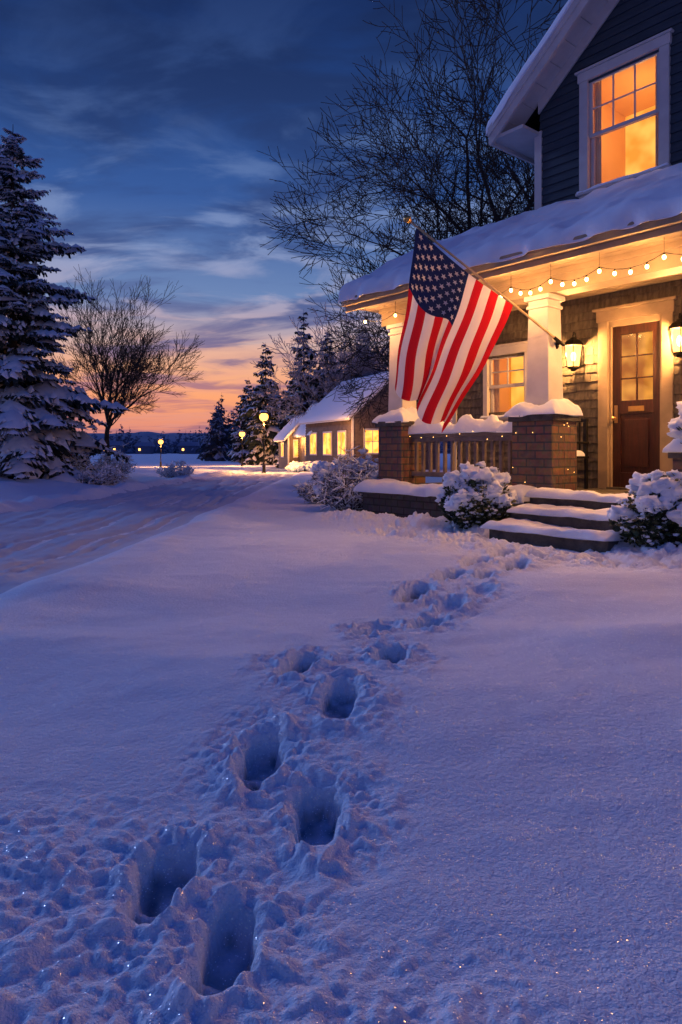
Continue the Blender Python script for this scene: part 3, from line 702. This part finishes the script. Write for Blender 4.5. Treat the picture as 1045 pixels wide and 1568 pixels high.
mb.obj('bare_tree', [BARK], smooth=True); print('second tree', len(mb.f))
for (x, y, h, sd) in ((.3, 57, 14.5, 41), (4.2, 58, 15.5, 42)):
    mb = MB(); limb_tree(mb, (x, y, -.7), h, .22, sd, 6, (0, 0), .85, .25, up=.03, minr=.024, mi=0, mi2=1, side=.75); mb.obj('frosted_tree', [BARK, FROST], smooth=True)
for (x, y, tz, r, sd) in ((-3.6, 66, 15.3, 3.6, 1), (-8.6, 78, 14, 3.6, 2), (-1.4, 70, 14.5, 3.6, 3), (-13.2, 97, 12, 3.6, 4), (2.0, 66, 13, 3.6, 5), (5.6, 64, 12.5, 3.6, 6), (-6.4, 90, 12, 3.8, 9), (-10.5, 108, 12.5, 4, 10)):
    mb = MB(); spruce(mb, (x, y, -.6), tz, r, 100+sd, 18, 9, 6, 2, .5, fat=1.7, ex=.75); mb.obj('pine_tree', [NEEDLE, SNOWT, BARK], smooth=True)
mb = MB(); rr = random.Random(77)
for i in range(75):
    t = i/74; y = 95+170*t+rr.uniform(-6, 6); x = -.172*y-1+rr.uniform(-2, 20)
    spruce(mb, (x, y, -.8), rr.uniform(7.5, 12.5), rr.uniform(2.6, 3.8), 200+i, 12, 7, 4, 1, .3, (0, 1, 0), fat=2.4)
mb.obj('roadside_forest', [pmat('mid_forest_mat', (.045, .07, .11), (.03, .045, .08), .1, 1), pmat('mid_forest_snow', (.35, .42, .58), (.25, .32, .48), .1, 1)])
mb = MB()
for i in range(330):
    x = rr.uniform(-420, 120); y = rr.uniform(330, 430)
    hh = rr.uniform(8, 15)*(1.25 if rr.random() < .12 else 1)
    spruce(mb, (x, y, -1), hh, rr.uniform(3.0, 5.5), 400+i, 7, 6, 2, 1, .25, (0, 1, 0), fat=3)
for i in range(110):
    y = rr.uniform(150, 300); x = -.43*y+rr.uniform(-60, 0)-14
    spruce(mb, (x, y, -1), rr.uniform(6, 11), rr.uniform(2.6, 4), 800+i, 9, 6, 3, 1, .3, (0, 1, 0), fat=2.6)
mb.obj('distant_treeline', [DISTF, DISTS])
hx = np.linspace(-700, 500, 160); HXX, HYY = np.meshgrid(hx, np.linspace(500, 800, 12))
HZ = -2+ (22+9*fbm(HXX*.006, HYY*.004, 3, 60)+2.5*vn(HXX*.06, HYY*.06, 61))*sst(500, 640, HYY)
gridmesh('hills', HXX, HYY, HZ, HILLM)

def shrub(name, x, y, rx, rz, seed, leaf, nst, snow_n, bare=False, zoff=0, sc=.09):
    rr = random.Random(seed); z = gh(x, y)+zoff; mb = MB()
    for i in range(nst):
        a = rr.random()*6.283; u = math.sqrt(rr.random()); e = Vector((x+rx*u*math.cos(a), y+rx*.8*u*math.sin(a), z+rz*(1-.55*u*u)*rr.uniform(.6, 1.08)))
        p = Vector((x+.2*rx*math.cos(a)*u, y+.2*rx*math.sin(a)*u, z-.03)); n = 4; q = p
        for k in range(1, n+1):
            t = k/n; w = p.lerp(e, t)+Vector((math.cos(a), math.sin(a), 0))*rx*.22*math.sin(math.pi*t)+Vector((rr.gauss(0, .02), rr.gauss(0, .02), 0))
            mb.tube(q, w, .008*(1.2-t)+.002, .008*(1-t)+.002, 4, 0)
            d = (w-q).normalized()
            for _ in range(9 if not bare else 4):
                c = q.lerp(w, rr.random()); v = (d*.4+Vector((rr.gauss(0, 1), rr.gauss(0, 1), rr.gauss(0, .6)))).normalized()
                if bare:
                    e2 = c+v*rx*rr.uniform(.12, .35); mb.tube(c, e2, .005, .003, 3, 0)
                    if rr.random() < .75: mb.tube(c+Vector((0, 0, .009)), e2+Vector((0, 0, .009)), rx*.022, rx*.012, 4, 1)
                else:
                    l = rr.uniform(.04, .075); wv = v.orthogonal().normalized()*l*.3
                    for f in range(2):
                        c2 = c+Vector((rr.gauss(0, .03), rr.gauss(0, .03), rr.gauss(0, .02))); mb.add([c2, c2+v*l*.5+wv, c2+v*l, c2+v*l*.5-wv], [(0, 1, 2, 3)], 2)
                    if rr.random() < .22: mb.blob(c+v*l*.5+Vector((0, 0, .02)), (.03, .03, .016), 1, .5, rr.random()*50, 1)
            q = w
        if i < snow_n:
            s = sc*rr.uniform(.45, 1.25); mb.blob(e+Vector((0, 0, s*.1)), (s*1.15, s*1.15, s*.8), 3, .8, rr.random()*90, 1, 1.7)
    return mb.obj(name, [BARK, SNOW, leaf], smooth=True)
def wl(s, b): return to_world(s, b)
x, y = wl(2.45, -.72); shrub('snowy_shrub', x, y, .43, .72, 1, LEAF, 110, 60, sc=.08)
x, y = wl(4.62, -.62); shrub('snowy_shrub', x, y, .48, .68, 2, LEAF, 120, 66, sc=.08)
x, y = wl(4.68, .22); shrub('potted_shrub', x, y, .30, .50, 3, LEAF, 60, 40, zoff=1.0-gh(x, y), sc=.085)
shrub('twiggy_bush', .18, 10.9, .62, .95, 4, LEAF, 90, 34, bare=True, sc=.06)
shrub('twiggy_bush', -.35, 12.6, .5, .6, 5, LEAF, 60, 24, bare=True, sc=.06)
for (x, y, r, h, sd) in ((-6.9, 19.6, .7, .65, 6), (-8.6, 21.5, .8, 1.5, 7), (-7.6, 23, .7, 1.1, 8), (-9.5, 18.6, .6, .6, 9), (-6.3, 26, .7, .6, 15), (-10.5, 23, 1.0, 1.9, 16)):
    shrub('roadside_bush', x, y, r, h, sd, LEAF, 50, 6, bare=True, sc=.07)
for (x, y, r, h, sd) in ((-.6, 34, .8, .5, 10), (.9, 32, .9, .6, 11), (-2.2, 40, .9, .5, 12), (2.6, 30, .9, .8, 13), (-1.0, 42, 1.0, .5, 14)):
    shrub('garden_bush', x, y, r, h, sd, LEAF, 60, 50, sc=.17)

# ------------------------------------------------------------ neighbour buildings
def bldg(name, loc, rz_, W, Dp, he, ha, wins, extra=None):
    E = empty(name, loc, rz_); mb = MB()
    mb.box(0, W, 0, Dp, -.5, he, 0)
    mb.add([(0, 0, he), (W, 0, he), (W/2, 0, ha), (0, Dp, he), (W, Dp, he), (W/2, Dp, ha)], [(0, 1, 2), (3, 5, 4)], 0)
    z = 0
    while z < ha-.2:
        hw = W/2 if z < he else W/2*(ha-z)/(ha-he); mb.box(W/2-hw, W/2+hw, -.03, 0, z, z+.12, 0)
        if z < he: mb.box(-.03, 0, 0, Dp, z, z+.12, 0)
        z += .2
    ov = .4; sl = (ha-he)/(W/2)
    for sg in (0, 1):
        def m(x): return x if sg == 0 else W-x
        a, b = -ov, W/2; za, zb = he-ov*sl, ha
        mb.hexa([(m(a), -ov, za), (m(b), -ov, zb), (m(b), Dp+ov, zb), (m(a), Dp+ov, za), (m(a), -ov, za+.16), (m(b), -ov, zb+.16), (m(b), Dp+ov, zb+.16), (m(a), Dp+ov, za+.16)], 1)
    mb.box(-.06, .08, -.06, .0, -.3, he-.1, 1)
    for (face, a, z, w, h) in wins:
        if face == 'f':
            mb.box(a-.1, a+w+.1, -.08, -.03, z-.1, z+h+.12, 1); mb.box(a, a+w, -.085, -.081, z, z+h, 2); mb.box(a+w/2-.025, a+w/2+.025, -.10, -.086, z, z+h, 1); mb.box(a, a+w, -.10, -.086, z+h/2-.02, z+h/2+.02, 1)
        else:
            mb.box(-.08, -.03, a-.1, a+w+.1, z-.1, z+h+.12, 1); mb.box(-.085, -.081, a, a+w, z, z+h, 2); mb.box(-.10, -.086, a+w/2-.025, a+w/2+.025, z, z+h, 1)
    mb.obj('walls_and_windows', [WING, TRIM, GLOWN], E)
    mb = MB()
    for sg in (0, 1):
        def m(x): return x if sg == 0 else W-x
        slab(mb, lambda a, b: (m(-ov-.05+(W/2+ov+.05)*a), -ov-.05+(Dp+2*ov+.1)*b, he-ov*sl-.05*sl+(W/2+ov+.05)*a*sl+.17), W/2, Dp, 16, 20, .22, .2, .2, 70+sg, wav=.05)
    mb.obj('roof_snow', [SNOW], E, smooth=True)
    return E
bldg('neighbour_house', (.75, 45, -.35), .42, 6.6, 8.5, 3.7, 6.6, [('f', .9, 1.2, 1.1, 1.5), ('f', 3.4, 1.2, 1.1, 1.5), ('l', 1.0, 1.1, 1.2, 1.5), ('l', 3.4, 1.1, 1.4, 1.5), ('l', 6.2, 1.1, 1.2, 1.5)])
bldg('neighbour_cottage', (-2.0, 52, -.45), .30, 3.0, 6, 3.1, 5.2, [('f', .4, 1.1, .9, 1.4), ('f', 1.7, 1.1, .9, 1.4), ('l', 1.5, 1.1, 1.2, 1.4)])
bldg('neighbour_garage', (-4.4, 57, -.5), .25, 3.2, 5, 2.7, 4.4, [('f', .5, 1.0, .8, 1.3), ('f', 2.0, .6, .8, 1.7), ('l', 2, 1, 1.2, 1.1)])
point('neighbour_porch_light', (-.2, 44.0, 2.0), 300, (1, .42, .12), .3)
point('neighbour_porch_light', (-3.6, 55.5, 1.8), 300, (1, .42, .12), .3)
mb = MB()
for (x, w, y, h, nw) in ((-112, 9, 318, 3.5, 2), (-97, 7, 322, 3, 1), (-76, 8, 320, 3.2, 1)):
    mb.box(x, x+w, y, y+6, -1, h, 0); mb.hexa([(x-1, y-1, h), (x+w+1, y-1, h), (x+w+1, y+7, h), (x-1, y+7, h), (x, y+3, h+2), (x+w, y+3, h+2), (x+w, y+3.1, h+2), (x, y+3.1, h+2)], 1)
    for k in range(nw): mb.box(x+1.5+k*w/2, x+2.4+k*w/2, y-.1, y-.05, 1, 2.0, 2)
mb.obj('lakeside_cottages', [DISTF, DISTS, emat('far_window_mat', (1, .4, .08), 6)])

# ------------------------------------------------------------ street lamps
def slamp(x, y, h, e, s=1.):
    z = gh(x, y); E = empty('street_lamp', (x, y, z-.05)); mb = MB()
    mb.lathe((0, 0, 0), [(.14, 0), (.14, .12), (.10, .16), (.09, .5), (.06, .56), (.045, .6), (.035, h-.5), (.05, h-.48), (.06, h-.44), (.03, h-.42)], 10, 0)
    mb.tube((-.22, 0, h-.62), (.22, 0, h-.62), .015, .015, 6, 0, True)
    mb.lathe((0, 0, 0), [(.09, h-.42), (.11, h-.40), (.1, h-.38)], 8, 0); mb.lathe((0, 0, 0), [(.26, h), (.25, h+.03), (.08, h+.14), (.02, h+.17), (.01, h+.25)], 8, 0)
    for i in range(4):
        t = math.pi/4+i*math.pi/2; mb.tube((.1*math.cos(t), .1*math.sin(t), h-.4), (.24*math.cos(t), .24*math.sin(t), h), .012, .012, 4, 0)
    mb.blob((0, 0, h-.19), (.23*s, .23*s, .22*s), 2, 0, 0, 1); mb.blob((0, 0, h+.1), (.2, .2, .1), 2, .2, 3, 2)
    mb.obj('lamp_post', [METAL, SBULB, SNOW], E, smooth=True)
    point('lamp_light', (0, 0, h-.72), e, (1, .38, .09), .12, E)
slamp(-4.35, 38.5, 3.45, 2600, 1.1); slamp(-10.0, 69, 3.5, 2800, 1.3); slamp(-16.9, 64, 2.6, 1400); slamp(-5.6, 92, 3.4, 1800, 1.2)

# ------------------------------------------------------------ world
sc = bpy.context.scene
w = bpy.data.worlds.new('World'); sc.world = w; w.use_nodes = True
N = w.node_tree.nodes; L = w.node_tree.links; N.clear()
out = N.new('ShaderNodeOutputWorld'); bg = N.new('ShaderNodeBackground'); L.new(bg.outputs[0], out.inputs[0])
tc = N.new('ShaderNodeTexCoord'); sx = N.new('ShaderNodeSeparateXYZ'); L.new(tc.outputs['Generated'], sx.inputs[0])
def s2l(c): return tuple(((v/255+.055)/1.055)**2.4 if v > 10 else v/255/12.92 for v in c)
def ramp(stops, src):
    r = N.new('ShaderNodeValToRGB'); cr = r.color_ramp; cr.interpolation = 'LINEAR'
    while len(cr.elements) < len(stops): cr.elements.new(.5)
    for e, (p, c) in zip(cr.elements, stops): e.position = p; e.color = (*s2l(c), 1)
    L.new(src, r.inputs[0]); return r.outputs[0]
def mth(op, a, b=None, c=None):
    n = N.new('ShaderNodeMath'); n.operation = op
    for i, v in enumerate((a, b, c)):
        if v is None: continue
        if isinstance(v, (int, float)): n.inputs[i].default_value = v
        else: L.new(v, n.inputs[i])
    return n.outputs[0]
def mixc(f, a, b):
    n = N.new('ShaderNodeMixRGB'); L.new(f, n.inputs[0]); L.new(a, n.inputs[1]); L.new(b, n.inputs[2]); return n.outputs[0]
def smr(src, a, b):
    n = N.new('ShaderNodeMapRange'); n.interpolation_type = 'SMOOTHSTEP'; n.inputs[1].default_value = a; n.inputs[2].default_value = b; L.new(src, n.inputs[0]); return n.outputs[0]
zz = sx.outputs[2]
cool = ramp([(0, (95, 100, 150)), (.06, (128, 125, 165)), (.12, (104, 124, 176)), (.22, (74, 112, 174)), (.34, (48, 86, 152)), (.45, (32, 66, 128)), (.56, (22, 46, 98)), (1, (20, 56, 150))], zz)  # top stop, overhead and out of view, brightened as added fill on the snow
warm = ramp([(0, (165, 112, 125)), (.035, (222, 140, 122)), (.075, (250, 164, 116)), (.12, (240, 176, 142)), (.155, (200, 172, 172)), (.21, (108, 136, 184)), (.34, (54, 92, 158)), (.47, (32, 66, 128)), (1, (20, 56, 150))], zz)  # same brightened unseen zenith as the cool ramp
az = N.new('ShaderNodeVectorMath'); az.operation = 'DOT_PRODUCT'; L.new(tc.outputs['Generated'], az.inputs[0]); az.inputs[1].default_value = (-.26, .965, 0)
base = mixc(smr(az.outputs['Value'], .80, .985), cool, warm)
dz = mth('ADD', mth('MAXIMUM', zz, 0), .12)
cx = N.new('ShaderNodeCombineXYZ'); L.new(mth('DIVIDE', sx.outputs[0], dz), cx.inputs[0]); L.new(mth('MULTIPLY', mth('DIVIDE', sx.outputs[1], dz), 1.6), cx.inputs[1])
def cnoise(scale, off, dist, det=7):
    a = N.new('ShaderNodeVectorMath'); a.operation = 'ADD'; a.inputs[1].default_value = off; L.new(cx.outputs[0], a.inputs[0])
    nz = N.new('ShaderNodeTexNoise'); nz.inputs['Scale'].default_value = scale; nz.inputs['Detail'].default_value = det; nz.inputs['Roughness'].default_value = .55; nz.inputs['Distortion'].default_value = dist
    L.new(a.outputs[0], nz.inputs['Vector']); return nz.outputs['Fac']
lit = ramp([(0, (196, 130, 135)), (.08, (242, 160, 128)), (.14, (236, 178, 152)), (.2, (180, 170, 192)), (.28, (142, 160, 202)), (.36, (96, 124, 178)), (.46, (54, 82, 138)), (.56, (34, 58, 110)), (1, (32, 62, 150))], zz)
drk = ramp([(0, (120, 95, 130)), (.07, (180, 115, 128)), (.11, (130, 105, 140)), (.15, (98, 96, 145)), (.2, (74, 90, 144)), (.28, (56, 80, 136)), (.4, (36, 60, 112)), (.56, (20, 38, 80)), (1, (20, 48, 130))], zz)
f1 = mth('MULTIPLY', smr(cnoise(1.9, (3.1, 1.7, 0), .6), .46, .64), .78)
f2 = mth('MULTIPLY', smr(cnoise(1.25, (7.4, 4.2, 2), .4), .42, .58), .85)
base = mixc(f2, base, drk); base = mixc(f1, base, lit)
sky = N.new('ShaderNodeTexSky'); sky.sky_type = 'NISHITA'; sky.sun_disc = False; sky.sun_elevation = math.radians(1); sky.sun_rotation = math.radians(-15)
skm = N.new('ShaderNodeMixRGB'); skm.blend_type = 'ADD'; skm.inputs[0].default_value = .003; L.new(base, skm.inputs[1]); L.new(sky.outputs[0], skm.inputs[2])
L.new(skm.outputs[0], bg.inputs[0]); bg.inputs[1].default_value = 1.0
sl = bpy.data.lights.new('afterglow_sun', 'SUN'); sl.energy = .95; sl.angle = math.radians(8); sl.color = (.38, .52, 1)
so = bpy.data.objects.new('afterglow_sun', sl); sc.collection.objects.link(so)
dv = Vector((-.66, .58, .28)).normalized(); so.rotation_euler = dv.to_track_quat('Z', 'Y').to_euler(); so.location = (-20, 40, 30)

# ------------------------------------------------------------ camera
cam = bpy.data.cameras.new('camera'); co = bpy.data.objects.new('camera', cam); sc.collection.objects.link(co)
co.location = (0, 0, 1.0); co.rotation_euler = (math.radians(90), 0, 0); cam.sensor_width = 36; cam.lens = 24; cam.shift_y = -94/1568
cam.clip_start = .05; cam.clip_end = 3000; sc.camera = co
sc.view_settings.view_transform = 'Standard'; sc.view_settings.look = 'None'; sc.view_settings.exposure = 0
